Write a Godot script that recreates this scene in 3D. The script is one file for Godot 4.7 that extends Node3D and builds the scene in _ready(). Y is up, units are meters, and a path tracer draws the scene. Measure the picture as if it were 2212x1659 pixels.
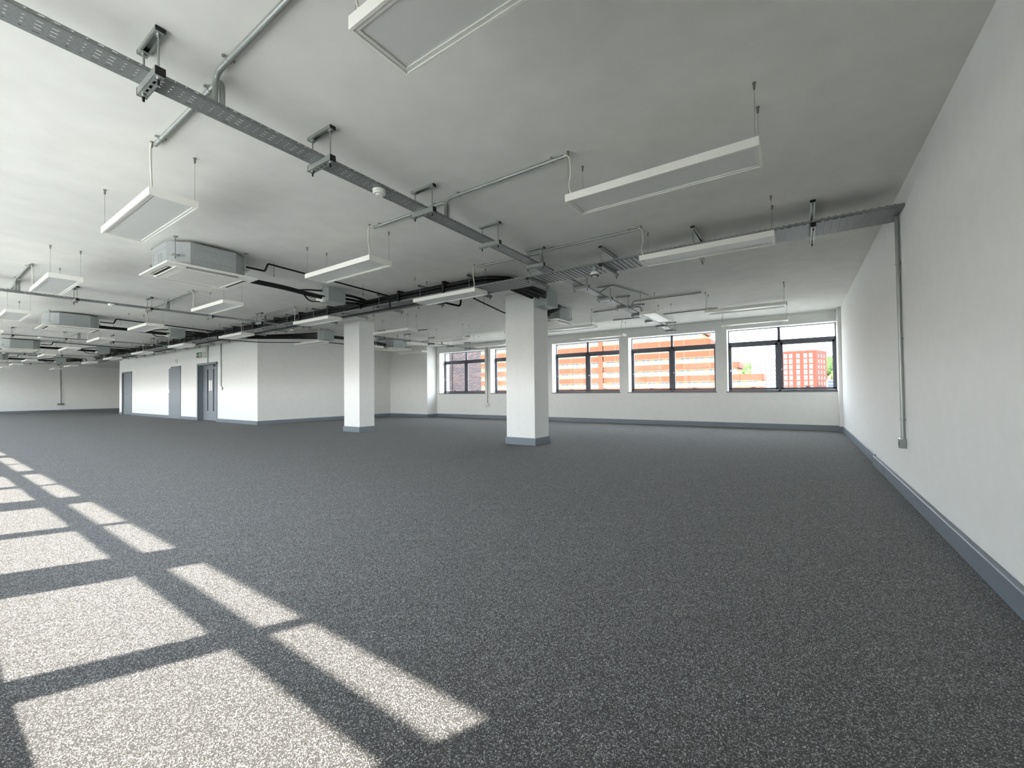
extends Node3D

const CEIL := 2.82          # ceiling height, metres
const XR := 0.80            # plain wall beside the camera
const ZW := -12.26          # inner face of the window wall
const ZB := 0.50            # inner face of the sunny window wall behind the camera
const XF := -38.0           # far end wall
const ORD := ["first", "second", "third", "fourth", "fifth", "sixth", "seventh", "eighth", "ninth", "tenth", "eleventh", "twelfth", "thirteenth", "fourteenth"]

var M := {}                 # materials
var used := {}              # names taken at top level
var rng := RandomNumberGenerator.new()

# ------------------------------------------------------------------ set-up
func _ready() -> void:
	rng.seed = 7
	setup_view()
	setup_materials()
	build_shell()
	build_windows()
	build_doors()
	build_outside()
	build_lights()
	build_trays()
	build_pipes()
	build_cassettes()
	build_conduits()
	build_small_things()

func setup_view() -> void:
	var cam := Camera3D.new()
	cam.name = "camera"
	cam.keep_aspect = Camera3D.KEEP_HEIGHT
	cam.fov = 85.02
	cam.near = 0.02
	cam.far = 2000.0
	add_child(cam)
	var b := Basis(Vector3.UP, 0.60114) * Basis(Vector3.RIGHT, 0.016874) * Basis(Vector3.BACK, -0.01015)
	cam.transform = Transform3D(b, Vector3(0, 1.0, 0))
	cam.current = true
	var sun := DirectionalLight3D.new()
	sun.name = "sun"
	add_child(sun)
	sun.look_at_from_position(Vector3.ZERO, Vector3(0.375, -1.0, -0.75), Vector3.UP)
	sun.light_color = Color(1.0, 0.97, 0.92)
	sun.light_energy = 4.3
	sun.light_angular_distance = 0.7
	sun.shadow_enabled = true
	sun.sky_mode = DirectionalLight3D.SKY_MODE_LIGHT_ONLY
	var sm := ProceduralSkyMaterial.new()
	sm.sky_top_color = Color(0.90, 0.95, 1.0)
	sm.sky_horizon_color = Color(1.0, 0.99, 0.97)
	sm.sky_curve = 0.12
	sm.sky_energy_multiplier = 3.1
	sm.ground_bottom_color = Color(0.36, 0.35, 0.33)
	sm.ground_horizon_color = Color(0.5, 0.5, 0.5)
	sm.ground_energy_multiplier = 1.0
	var sky := Sky.new()
	sky.sky_material = sm
	var env := Environment.new()
	env.background_mode = Environment.BG_SKY
	env.sky = sky
	env.tonemap_mode = Environment.TONE_MAPPER_LINEAR
	env.tonemap_exposure = 1.36
	env.sdfgi_enabled = true
	env.ssao_enabled = true
	env.ssil_enabled = true
	var we := WorldEnvironment.new()
	we.name = "environment"
	we.environment = env
	add_child(we)

# ------------------------------------------------------------------ materials
func mat(key: String, c: Color, rough := 0.6, metal := 0.0) -> StandardMaterial3D:
	var m := StandardMaterial3D.new()
	m.resource_name = key
	m.albedo_color = c
	m.roughness = rough
	m.metallic = metal
	M[key] = m
	return m

func noise_tex(freq: float, lo: Color, hi: Color, sd: int, size := 512, oct := 3) -> NoiseTexture2D:
	var n := FastNoiseLite.new()
	n.seed = sd
	n.noise_type = FastNoiseLite.TYPE_SIMPLEX_SMOOTH
	n.frequency = freq
	n.fractal_octaves = oct
	var g := Gradient.new()
	g.set_color(0, lo)
	g.set_color(1, hi)
	var t := NoiseTexture2D.new()
	t.width = size
	t.height = size
	t.seamless = true
	t.noise = n
	t.color_ramp = g
	return t

func carpet_images() -> Array:
	# twisted yarn tufts: dark charcoal with light grey and warm flecks
	var n := 1024
	var rg := RandomNumberGenerator.new()
	rg.seed = 21
	var v := PackedFloat32Array()
	v.resize(n * n)
	v.fill(0.0)
	var tuft := PackedFloat32Array()
	tuft.resize(n * n)
	for k in 52000:
		var cx := rg.randi_range(0, n - 1)
		var cy := rg.randi_range(0, n - 1)
		var q := rg.randf()
		var tone := 0.10 + 0.17 * rg.randf()
		if q > 0.55:
			tone = 0.27 + 0.25 * rg.randf()
		if q > 0.87:
			tone = 0.52 + 0.34 * rg.randf()
		var ang := rg.randf() * PI
		var dx := cos(ang)
		var dy := sin(ang)
		var ln := rg.randi_range(2, 6)
		var lift := rg.randf()
		for s in ln:
			for w in 3:
				var px := posmod(cx + int(round(dx * s - dy * (w - 1))), n)
				var py := posmod(cy + int(round(dy * s + dx * (w - 1))), n)
				v[py * n + px] = tone * (1.0 if w == 1 else 0.9)
				tuft[py * n + px] = 0.25 + 0.7 * lift
	var col := PackedByteArray()
	col.resize(n * n * 3)
	var hgt := PackedByteArray()
	hgt.resize(n * n)
	for i in n * n:
		var t: float = maxf(v[i], 0.085)
		var c := Color(t * 1.01, t, t * 0.985).linear_to_srgb()
		col[i * 3] = int(clampf(c.r, 0, 1) * 255.0)
		col[i * 3 + 1] = int(clampf(c.g, 0, 1) * 255.0)
		col[i * 3 + 2] = int(clampf(c.b, 0, 1) * 255.0)
		hgt[i] = int(clampf(tuft[i], 0, 1) * 255.0)
	var a := Image.create_from_data(n, n, false, Image.FORMAT_RGB8, col)
	var b := Image.create_from_data(n, n, false, Image.FORMAT_L8, hgt)
	return [ImageTexture.create_from_image(a), ImageTexture.create_from_image(b)]

func tile(m: StandardMaterial3D, scale: float) -> void:
	m.uv1_scale = Vector3.ONE * scale

func setup_materials() -> void:
	var c := mat("carpet", Color.WHITE, 1.0)
	var im := carpet_images()
	c.albedo_texture = im[0]
	c.heightmap_enabled = true
	c.heightmap_texture = im[1]
	c.heightmap_scale = 0.2
	tile(c, 1.15)
	var w := mat("wall_paint", Color(0.95, 0.95, 0.935), 0.85)
	w.albedo_texture = noise_tex(0.02, Color(0.985, 0.985, 0.985), Color(1, 1, 1), 3)
	tile(w, 0.5)
	var ce := mat("ceiling_paint", Color(0.94, 0.935, 0.91), 0.95)
	ce.albedo_texture = noise_tex(0.012, Color(0.965, 0.965, 0.965), Color(1, 1, 1), 5)
	tile(ce, 0.4)
	mat("baseboard", Color(0.47, 0.505, 0.535), 0.45)
	mat("door_paint", Color(0.50, 0.53, 0.55), 0.5)
	mat("frame_grey", Color(0.36, 0.37, 0.40), 0.45)
	var gv := mat("galvanised", Color(0.70, 0.71, 0.69), 0.38, 0.45)
	gv.albedo_texture = noise_tex(0.05, Color(0.80, 0.82, 0.82), Color(1, 1, 1), 9)
	tile(gv, 6.0)
	var gs := mat("tray_steel", Color(0.58, 0.59, 0.58), 0.45, 0.35)
	gs.albedo_texture = noise_tex(0.03, Color(0.86, 0.87, 0.88), Color(1, 1, 1), 10)
	tile(gs, 4.0)
	mat("steel_bright", Color(0.78, 0.79, 0.78), 0.25, 0.9)
	mat("cap_black", Color(0.06, 0.06, 0.065), 0.5)
	mat("rubber_black", Color(0.055, 0.055, 0.065), 0.75)
	mat("white_powder", Color(0.97, 0.965, 0.93), 0.4)
	mat("diffuser", Color(0.90, 0.90, 0.88), 0.35)
	mat("cord_white", Color(0.91, 0.90, 0.85), 0.5)
	mat("wire", Color(0.55, 0.55, 0.53), 0.4, 0.6)
	mat("plastic_white", Color(0.93, 0.93, 0.90), 0.4)
	mat("louvre_dark", Color(0.10, 0.10, 0.10), 0.6)
	var zb := mat("zinc_body", Color(0.72, 0.735, 0.73), 0.42, 0.3)
	zb.albedo_texture = noise_tex(0.03, Color(0.88, 0.89, 0.9), Color(1, 1, 1), 12)
	tile(zb, 3.0)
	mat("box_grey", Color(0.63, 0.66, 0.65), 0.5, 0.15)
	mat("sign_green", Color(0.02, 0.36, 0.16), 0.5)
	mat("slot_glass", Color(0.05, 0.055, 0.065), 0.15)
	var gl := mat("glass_clear", Color(0.9, 0.95, 0.95, 0.04), 0.0)
	gl.transparency = BaseMaterial3D.TRANSPARENCY_ALPHA
	var gt := mat("glass_tinted", Color(0.02, 0.02, 0.02, 0.24), 0.0)
	gt.transparency = BaseMaterial3D.TRANSPARENCY_ALPHA
	gt.metallic_specular = 0.16
	# outside
	var ob := mat("orange_brick", Color(0.46, 0.26, 0.17), 0.9)
	ob.albedo_texture = noise_tex(0.05, Color(0.80, 0.78, 0.76), Color(1, 1, 1), 14)
	tile(ob, 0.12)
	mat("cream_wall", Color(0.50, 0.46, 0.355), 0.9)
	mat("pale_joint", Color(0.50, 0.38, 0.30), 0.9)
	mat("office_glass", Color(0.32, 0.345, 0.37), 0.35)
	mat("office_frame", Color(0.54, 0.52, 0.45), 0.6)
	mat("white_render", Color(0.60, 0.60, 0.60), 0.9)
	var rb := mat("red_brick", Color(0.42, 0.22, 0.16), 0.9)
	rb.albedo_texture = noise_tex(0.08, Color(0.8, 0.78, 0.78), Color(1, 1, 1), 15)
	tile(rb, 0.1)
	mat("mortar", Color(0.50, 0.47, 0.46), 0.95)
	for k in 4:
		mat("brown_brick_%d" % k, [Color(0.27, 0.23, 0.24), Color(0.31, 0.26, 0.26), Color(0.25, 0.23, 0.24), Color(0.34, 0.28, 0.27)][k], 0.9)
	mat("blue_glass", Color(0.20, 0.25, 0.42), 0.3)
	mat("leaf_green", Color(0.34, 0.42, 0.20), 0.9)
	mat("leaf_dark", Color(0.28, 0.37, 0.19), 0.9)
	mat("bark", Color(0.30, 0.24, 0.18), 0.9)
	var gr := mat("hill_green", Color(0.38, 0.43, 0.25), 0.95)
	gr.albedo_texture = noise_tex(0.03, Color(0.75, 0.8, 0.7), Color(1, 1, 1), 16)
	tile(gr, 0.02)
	mat("asphalt", Color(0.63, 0.62, 0.60), 0.95)

# ------------------------------------------------------------------ mesh helpers (points counter-clockwise seen from outside)
func surf() -> SurfaceTool:
	var s := SurfaceTool.new()
	s.begin(Mesh.PRIMITIVE_TRIANGLES)
	return s

func tri(s: SurfaceTool, a: Vector3, b: Vector3, c: Vector3, n: Vector3) -> void:
	var m := n.abs()
	for p in [a, c, b]:
		s.set_normal(n)
		s.set_uv(Vector2(p.x, p.z) if m.y >= m.x and m.y >= m.z else (Vector2(p.z, p.y) if m.x >= m.z else Vector2(p.x, p.y)))
		s.add_vertex(p)

func quad(s: SurfaceTool, a: Vector3, b: Vector3, c: Vector3, d: Vector3) -> void:
	var n := (b - a).cross(c - a).normalized()
	tri(s, a, b, c, n)
	tri(s, a, c, d, n)

func box(s: SurfaceTool, lo: Vector3, hi: Vector3) -> void:
	var x0 := lo.x; var y0 := lo.y; var z0 := lo.z
	var x1 := hi.x; var y1 := hi.y; var z1 := hi.z
	quad(s, Vector3(x0, y0, z1), Vector3(x1, y0, z1), Vector3(x1, y1, z1), Vector3(x0, y1, z1))
	quad(s, Vector3(x1, y0, z0), Vector3(x0, y0, z0), Vector3(x0, y1, z0), Vector3(x1, y1, z0))
	quad(s, Vector3(x1, y0, z1), Vector3(x1, y0, z0), Vector3(x1, y1, z0), Vector3(x1, y1, z1))
	quad(s, Vector3(x0, y0, z0), Vector3(x0, y0, z1), Vector3(x0, y1, z1), Vector3(x0, y1, z0))
	quad(s, Vector3(x0, y1, z1), Vector3(x1, y1, z1), Vector3(x1, y1, z0), Vector3(x0, y1, z0))
	quad(s, Vector3(x0, y0, z0), Vector3(x1, y0, z0), Vector3(x1, y0, z1), Vector3(x0, y0, z1))

func cbox(s: SurfaceTool, lo: Vector3, hi: Vector3, b: float) -> void:
	# box with chamfered edges
	var c := (lo + hi) * 0.5
	var e := (hi - lo) * 0.5
	for ax in 3:
		var u := (ax + 1) % 3
		var w := (ax + 2) % 3
		for sg in [-1.0, 1.0]:
			var p: Array = []
			for q in [[-1, -1], [1, -1], [1, 1], [-1, 1]]:
				var v := Vector3.ZERO
				v[ax] = sg * e[ax]
				v[u] = q[0] * (e[u] - b)
				v[w] = q[1] * (e[w] - b)
				p.append(c + v)
			if sg < 0:
				p.reverse()
			quad(s, p[0], p[1], p[2], p[3])
		# four edges along ax
		for su in [-1.0, 1.0]:
			for sw in [-1.0, 1.0]:
				var p2: Array = []
				for q in [[-1, 0], [1, 0], [1, 1], [-1, 1]]:
					var v := Vector3.ZERO
					v[ax] = q[0] * (e[ax] - b)
					v[u] = su * (e[u] - (b if q[1] == 1 else 0.0))
					v[w] = sw * (e[w] - (0.0 if q[1] == 1 else b))
					p2.append(c + v)
				if su * sw > 0:
					p2.reverse()
				quad(s, p2[0], p2[1], p2[2], p2[3])
	for sx in [-1.0, 1.0]:
		for sy in [-1.0, 1.0]:
			for sz in [-1.0, 1.0]:
				var g := Vector3(sx, sy, sz)
				var a := c + Vector3(sx * e.x, sy * (e.y - b), sz * (e.z - b))
				var d := c + Vector3(sx * (e.x - b), sy * e.y, sz * (e.z - b))
				var f := c + Vector3(sx * (e.x - b), sy * (e.y - b), sz * e.z)
				if sx * sy * sz > 0:
					tri(s, a, d, f, g.normalized())
				else:
					tri(s, a, f, d, g.normalized())

func prism(s: SurfaceTool, poly: PackedVector2Array, y0: float, y1: float) -> void:
	# outline in (x, z), upright walls, flat top and bottom (convex)
	var n := poly.size()
	var area := 0.0
	for i in n:
		var p := poly[i]
		var q := poly[(i + 1) % n]
		area += p.x * q.y - q.x * p.y
	var pts: Array = []
	for i in n:
		pts.append(poly[i])
	if area > 0:
		pts.reverse()
	for i in n:
		var p: Vector2 = pts[i]
		var q: Vector2 = pts[(i + 1) % n]
		quad(s, Vector3(p.x, y0, p.y), Vector3(q.x, y0, q.y), Vector3(q.x, y1, q.y), Vector3(p.x, y1, p.y))
	for i in range(1, n - 1):
		var a: Vector2 = pts[0]
		var b: Vector2 = pts[i]
		var d: Vector2 = pts[i + 1]
		tri(s, Vector3(a.x, y1, a.y), Vector3(b.x, y1, b.y), Vector3(d.x, y1, d.y), Vector3.UP)
		tri(s, Vector3(a.x, y0, a.y), Vector3(d.x, y0, d.y), Vector3(b.x, y0, b.y), Vector3.DOWN)

func tube(s: SurfaceTool, pts: Array, r: float, seg := 8) -> void:
	var n := pts.size()
	var rings: Array = []
	var side := Vector3.ZERO
	for i in n:
		var d: Vector3
		if i == 0:
			d = (pts[1] - pts[0]).normalized()
		elif i == n - 1:
			d = (pts[n - 1] - pts[n - 2]).normalized()
		else:
			d = ((pts[i] - pts[i - 1]).normalized() + (pts[i + 1] - pts[i]).normalized()).normalized()
		if side == Vector3.ZERO:
			side = d.cross(Vector3.UP if absf(d.y) < 0.9 else Vector3.RIGHT).normalized()
		else:
			side = (side - d * side.dot(d)).normalized()
		var up := side.cross(d).normalized()
		var stretch := 1.0
		if i > 0 and i < n - 1:
			stretch = 1.0 / maxf(0.6, d.dot((pts[i + 1] - pts[i]).normalized()))
		var ring: Array = []
		for k in seg:
			var a := TAU * k / seg
			var o := side * cos(a) + up * sin(a)
			ring.append([o, pts[i] + o * r * stretch])
		rings.append(ring)
	for i in n - 1:
		for k in seg:
			var k2 := (k + 1) % seg
			var a: Array = rings[i][k]
			var b: Array = rings[i][k2]
			var c: Array = rings[i + 1][k2]
			var d: Array = rings[i + 1][k]
			for v in [a, b, c, a, c, d]:
				s.set_normal(v[0])
				s.set_uv(Vector2(v[1].x + v[1].z, v[1].y))
				s.add_vertex(v[1])
	var d0: Vector3 = (pts[0] - pts[1]).normalized()
	var d1: Vector3 = (pts[n - 1] - pts[n - 2]).normalized()
	for k in range(1, seg - 1):
		tri(s, rings[0][0][1], rings[0][k][1], rings[0][k + 1][1], d0)
		tri(s, rings[n - 1][0][1], rings[n - 1][k + 1][1], rings[n - 1][k][1], d1)

func bend(pts: Array, r: float, steps := 5) -> Array:
	# round the corners of a path
	var out: Array = [pts[0]]
	for i in range(1, pts.size() - 1):
		var p: Vector3 = pts[i]
		var a: Vector3 = (pts[i - 1] - p)
		var b: Vector3 = (pts[i + 1] - p)
		var q := minf(r, minf(a.length(), b.length()) * 0.49)
		var p0 := p + a.normalized() * q
		var p1 := p + b.normalized() * q
		for k in steps + 1:
			var t := float(k) / steps
			out.append(p0.lerp(p, t).lerp(p.lerp(p1, t), t))
	out.append(pts[pts.size() - 1])
	return out

func lathe(s: SurfaceTool, c: Vector3, prof: Array, seg := 20) -> void:
	# prof: [radius, height] from bottom to top round a vertical axis
	for i in prof.size() - 1:
		var r0: float = prof[i][0]; var h0: float = prof[i][1]
		var r1: float = prof[i + 1][0]; var h1: float = prof[i + 1][1]
		var nn := Vector2(h1 - h0, r0 - r1).normalized()
		for k in seg:
			var a := TAU * k / seg
			var b := TAU * (k + 1) / seg
			var da := Vector3(cos(a), 0, sin(a))
			var db := Vector3(cos(b), 0, sin(b))
			var na := (da * nn.x + Vector3.UP * nn.y)
			var nb := (db * nn.x + Vector3.UP * nn.y)
			var q := [[na, c + da * r0 + Vector3.UP * h0], [nb, c + db * r0 + Vector3.UP * h0], [nb, c + db * r1 + Vector3.UP * h1], [na, c + da * r1 + Vector3.UP * h1]]
			for v in [q[0], q[1], q[2], q[0], q[2], q[3]]:
				s.set_normal(v[0])
				s.set_uv(Vector2(v[1].x + v[1].z, v[1].y))
				s.add_vertex(v[1])

func obj(called: String, s: SurfaceTool, m: String, parent: Node = self) -> MeshInstance3D:
	var o := MeshInstance3D.new()
	o.mesh = s.commit()
	o.material_override = M[m]
	place(o, called, parent)
	return o

func shared(called: String, mesh: Mesh, m: String, parent: Node, at := Vector3.ZERO) -> MeshInstance3D:
	var o := MeshInstance3D.new()
	o.mesh = mesh
	o.material_override = M[m]
	o.position = at
	place(o, called, parent)
	return o

func place(o: Node3D, called: String, parent: Node) -> void:
	if parent == self:
		o.name = numbered(called)
		add_child(o)
	else:
		var k := 0
		var nm := called
		while parent.has_node(nm):
			k += 1
			nm = "%s_%03d" % [called, k]
		o.name = nm
		parent.add_child(o)

func numbered(called: String) -> String:
	var k: int = used.get(called, 0)
	used[called] = k + 1
	return called if k == 0 else "%s_%03d" % [called, k]

func thing(called: String, label: String, category: String, at := Vector3.ZERO, group := "") -> Node3D:
	var o := Node3D.new()
	place(o, called, self)
	o.position = at
	tag(o, label, category, group)
	return o

func tag(o: Node, label: String, category: String, group := "") -> void:
	o.set_meta("label", label)
	o.set_meta("category", category)
	if group != "":
		o.set_meta("group", group)

func struct(called: String, s: SurfaceTool, m: String, label := "", category := "") -> MeshInstance3D:
	var o := obj(called, s, m)
	o.set_meta("kind", "structure")
	if label != "":
		tag(o, label, category)
	return o

func V(x: float, y: float, z: float) -> Vector3:
	return Vector3(x, y, z)

# ------------------------------------------------------------------ room shell
func wall_x(s: SurfaceTool, x0: float, x1: float, z0: float, z1: float, y0: float, y1: float, holes: Array) -> void:
	# a wall running along x with rectangular openings [xa, xb, ya, yb], sorted by xa
	var x := x0
	for h in holes:
		if h[0] > x:
			box(s, V(x, y0, z0), V(h[0], y1, z1))
		if h[2] > y0:
			box(s, V(h[0], y0, z0), V(h[1], h[2], z1))
		if h[3] < y1:
			box(s, V(h[0], h[3], z0), V(h[1], y1, z1))
		x = h[1]
	if x < x1:
		box(s, V(x, y0, z0), V(x1, y1, z1))

const SILL := 0.93
const HEAD := 2.555

func front_openings() -> Array:
	return [[-11.94, -9.63], [-9.36, -7.05], [-6.78, -4.47], [-4.19, -1.83], [-1.555, 0.74]]

func back_openings() -> Array:
	var a: Array = []
	for k in 14:
		a.append([-3.90 - 2.563 * k, -1.565 - 2.563 * k])
	a.reverse()
	return a

func build_shell() -> void:
	var s := surf()
	box(s, V(XF - 0.3, -0.25, -13.0), V(XR + 0.3, 0.0, ZB + 0.4))
	struct("floor", s, "carpet", "dark grey flecked carpet over the whole office floor", "carpet")
	s = surf()
	box(s, V(XF - 0.3, CEIL, -13.0), V(XR + 0.3, CEIL + 0.3, ZB + 0.4))
	struct("ceiling", s, "ceiling_paint", "painted off-white concrete ceiling slab carrying lights and trays", "ceiling")
	s = surf()
	box(s, V(XR, 0, -13.0), V(XR + 0.3, CEIL, ZB + 0.4))
	box(s, V(0.735, 0, ZW - 0.1), V(XR, CEIL, -11.95))
	struct("wall_right", s, "wall_paint", "long plain white side wall with one conduit drop", "wall")
	s = surf()
	var holes: Array = []
	for o in front_openings():
		holes.append([o[0], o[1], SILL, HEAD])
	wall_x(s, -12.1, XR, ZW - 0.40, ZW, 0, CEIL, holes)
	struct("wall_window", s, "wall_paint", "white wall with a row of five grey framed windows", "wall")
	s = surf()
	holes = []
	for o in back_openings():
		holes.append([o[0], o[1], SILL, HEAD])
	wall_x(s, XF, XR, ZB, ZB + 0.40, 0, CEIL, holes)
	struct("wall_sunny", s, "wall_paint", "white wall with the windows that let the sun in", "wall")
	s = surf()
	box(s, V(XF - 0.3, 0, -13.0), V(XF, CEIL, ZB + 0.4))
	struct("wall_far", s, "wall_paint", "distant white end wall with a single conduit drop", "wall")
	s = surf()
	box(s, V(XF, 0, -13.0), V(-29.3, CEIL, -12.66))
	struct("wall_rear", s, "wall_paint", "white wall deep behind the door block", "wall")
	# door block (stair and lift core) with three door openings in its front
	s = surf()
	wall_x(s, -29.3, -14.3, -6.72, -6.45, 0, CEIL, [[-28.78, -27.22, 0, 2.14], [-21.85, -20.83, 0, 2.14], [-19.08, -17.33, 0, 2.14]])
	box(s, V(-29.3, 0, -13.0), V(-29.05, CEIL, -6.72))
	box(s, V(-14.55, 0, -11.73), V(-14.3, CEIL, -6.72))
	box(s, V(-29.05, 0, -7.6), V(-14.55, CEIL, -7.5))
	struct("wall_core", s, "wall_paint", "white block of walls holding the three grey doors", "wall")
	s = surf()
	box(s, V(-14.55, 0, -13.0), V(-12.1, CEIL, -11.73))
	struct("wall_boxing", s, "wall_paint", "white boxed-out wall in the corner beside the brick-view window", "wall")
	# columns
	for a in [[-4.605, -3.975, -7.03, -6.52, "square white column under the wide ribbed cable tray"], [-9.775, -9.13, -6.97, -6.52, "square white column standing nearer the door block"]]:
		var t := thing("column", a[4], "column")
		t.set_meta("kind", "structure")
		s = surf()
		cbox(s, V(a[0], 0, a[2]), V(a[1], CEIL + 0.002, a[3]), 0.004)
		obj("shaft", s, "wall_paint", t)
		s = surf()
		cbox(s, V(a[0] - 0.02, 0, a[2] - 0.02), V(a[1] + 0.02, 0.135, a[3] + 0.02), 0.004)
		obj("skirting", s, "baseboard", t)
	# baseboards
	bb("window", [[V(-12.1, 0, ZW), V(0.735, 0.125, ZW + 0.018)], [V(0.717, 0, ZW), V(0.735, 0.125, -11.93)], [V(0.717, 0, -11.95), V(XR, 0.125, -11.932)]], "grey painted skirting under the five windows")
	bb("right", [[V(XR - 0.016, 0, -11.95), V(XR, 0.135, -7.1)]], "grey skirting piece on the plain side wall, close to the windows")
	bb("side", [[V(XR - 0.036, 0, -7.12), V(XR, 0.12, -6.28)], [V(XR - 0.034, 0, -6.276), V(XR, 0.12, ZB)]], "thicker grey skirting along the plain side wall under its conduit drop")
	bb("core", [[V(-29.3, 0, -6.45), V(-28.8, 0.12, -6.43)], [V(-27.2, 0, -6.45), V(-21.86, 0.12, -6.43)], [V(-20.8, 0, -6.45), V(-19.1, 0.12, -6.43)], [V(-17.3, 0, -6.45), V(-14.28, 0.12, -6.43)], [V(-14.3, 0, -11.73), V(-14.28, 0.12, -6.43)]], "grey skirting round the white door block")
	bb("boxing", [[V(-14.3, 0, -11.73), V(-12.08, 0.12, -11.71)], [V(-12.1, 0, ZW), V(-12.08, 0.12, -11.71)]], "grey skirting round the boxed-out corner wall")
	bb("far", [[V(XF, 0, -12.66), V(XF + 0.02, 0.12, ZB)]], "dark grey skirting along the distant end wall")
	bb("sunny", [[V(XF, 0, ZB - 0.018), V(XR, 0.12, ZB)]], "grey skirting under the sunny windows")

func bb(side: String, list: Array, label: String) -> void:
	var s := surf()
	for b in list:
		cbox(s, b[0], b[1], 0.004)
	struct("baseboard_" + side, s, "baseboard", label, "skirting board")

# ------------------------------------------------------------------ windows
func make_window(n: int, x0: float, x1: float, zin: float, out: float, glass: String, label: String) -> void:
	# out: -1 when outside lies towards -z, +1 towards +z
	var zf := zin + out * 0.30                # inner face of the frame
	var zo := zf + out * 0.07
	var za := minf(zf, zo)
	var zb := maxf(zf, zo)
	var t := thing("window_%d" % n, label, "window")
	t.set_meta("kind", "structure")
	var xm := (x0 + x1) * 0.5
	var s := surf()
	box(s, V(x0, SILL, za), V(x0 + 0.022, HEAD, zb))
	box(s, V(x1 - 0.022, SILL, za), V(x1, HEAD, zb))
	box(s, V(x0, HEAD - 0.016, za), V(x1, HEAD, zb))
	box(s, V(x0, SILL, za), V(x1, SILL + 0.035, zb))
	box(s, V(x0, 2.165, za), V(x1, 2.235, zb))
	box(s, V(xm - 0.03, SILL, za), V(xm + 0.03, HEAD, zb))
	obj("frame", s, "frame_grey", t)
	# two opening sashes below, each with glass, stay and handle
	for k in 2:
		var a := x0 + 0.024 if k == 0 else xm + 0.03
		var b := xm - 0.03 if k == 0 else x1 - 0.024
		var y0 := SILL + 0.037
		var y1 := 2.163
		var f := zf - out * 0.012
		var g := zf + out * 0.048
		var lo := minf(f, g)
		var hi := maxf(f, g)
		s = surf()
		cbox(s, V(a, y0, lo), V(a + 0.052, y1, hi), 0.005)
		cbox(s, V(b - 0.052, y0, lo), V(b, y1, hi), 0.005)
		cbox(s, V(a, y0, lo), V(b, y0 + 0.055, hi), 0.005)
		cbox(s, V(a, y1 - 0.062, lo), V(b, y1, hi), 0.005)
		var sash := obj("sash", s, "frame_grey", t)
		s = surf()
		var ga := zf + out * 0.020
		var gb := zf + out * 0.024
		box(s, V(a + 0.05, y0 + 0.05, minf(ga, gb)), V(b - 0.05, y1 - 0.055, maxf(ga, gb)))
		obj("pane", s, glass, sash)
		s = surf()
		var cx := (a + b) * 0.5
		var zh := zf - out * 0.03
		tube(s, bend([V(cx - 0.05, y0 + 0.062, zh), V(cx, y0 + 0.075, zh), V(cx + 0.06, y0 + 0.062, zh)], 0.02), 0.008, 6)
		box(s, V(cx - 0.012, y0 + 0.045, minf(zh, f)), V(cx + 0.012, y0 + 0.07, maxf(zh, f)))
		obj("handle", s, "cap_black", sash)
		s = surf()
		var hx := a + 0.03 if k == 0 else a + 0.02
		box(s, V(hx - 0.008, 1.46, minf(zh, f)), V(hx + 0.008, 1.50, maxf(zh, f)))
		obj("lock", s, "steel_bright", sash)
	for k in 2:
		var a := x0 + 0.02 if k == 0 else xm + 0.028
		var b := xm - 0.028 if k == 0 else x1 - 0.02
		s = surf()
		box(s, V(a, 2.233, (za + zb) * 0.5 - 0.002), V(b, HEAD - 0.014, (za + zb) * 0.5 + 0.002))
		obj("pane", s, glass, t)
	s = surf()
	var zs := zin - out * 0.02
	cbox(s, V(x0 - 0.025, SILL - 0.022, minf(zs, zin)), V(x1 + 0.025, SILL, maxf(zs, zin)), 0.003)
	cbox(s, V(x0, SILL - 0.022, minf(zin, zf)), V(x1, SILL + 0.001, maxf(zin, zf)), 0.0005)
	obj("sill", s, "frame_grey", t)

func build_windows() -> void:
	var lb := ["grey framed window looking onto a brown brick wall", "grey framed window half hidden behind the near column", "grey framed window full of orange and cream offices with a corner pier", "grey framed window with offices and a corner of sky", "grey framed window with white sky, white tower and red brick tower"]
	var fo := front_openings()
	for k in fo.size():
		make_window(k + 1, fo[k][0], fo[k][1], ZW, -1.0, "glass_tinted", lb[k])
	var bo := back_openings()
	bo.reverse()
	for k in bo.size():
		make_window(6 + k, bo[k][0], bo[k][1], ZB, 1.0, "glass_clear", "sun-facing grey framed window, %s along from the plain side wall" % ORD[k])

# ------------------------------------------------------------------ doors
func door_case(t: Node3D, x0: float, x1: float) -> void:
	# grey lining and architrave round an opening in the door block
	var s := surf()
	for a in [[x0 - 0.03, x0 + 0.05], [x1 - 0.05, x1 + 0.03]]:
		cbox(s, V(a[0], 0, -6.45), V(a[1], 2.17, -6.425), 0.004)
	cbox(s, V(x0 - 0.03, 2.09, -6.45), V(x1 + 0.03, 2.17, -6.425), 0.004)
	obj("architrave", s, "door_paint", t)
	s = surf()
	box(s, V(x0, 0, -6.72), V(x0 + 0.03, 2.14, -6.45))
	box(s, V(x1 - 0.03, 0, -6.72), V(x1, 2.14, -6.45))
	box(s, V(x0, 2.11, -6.72), V(x1, 2.14, -6.45))
	obj("lining", s, "door_paint", t)

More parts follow.
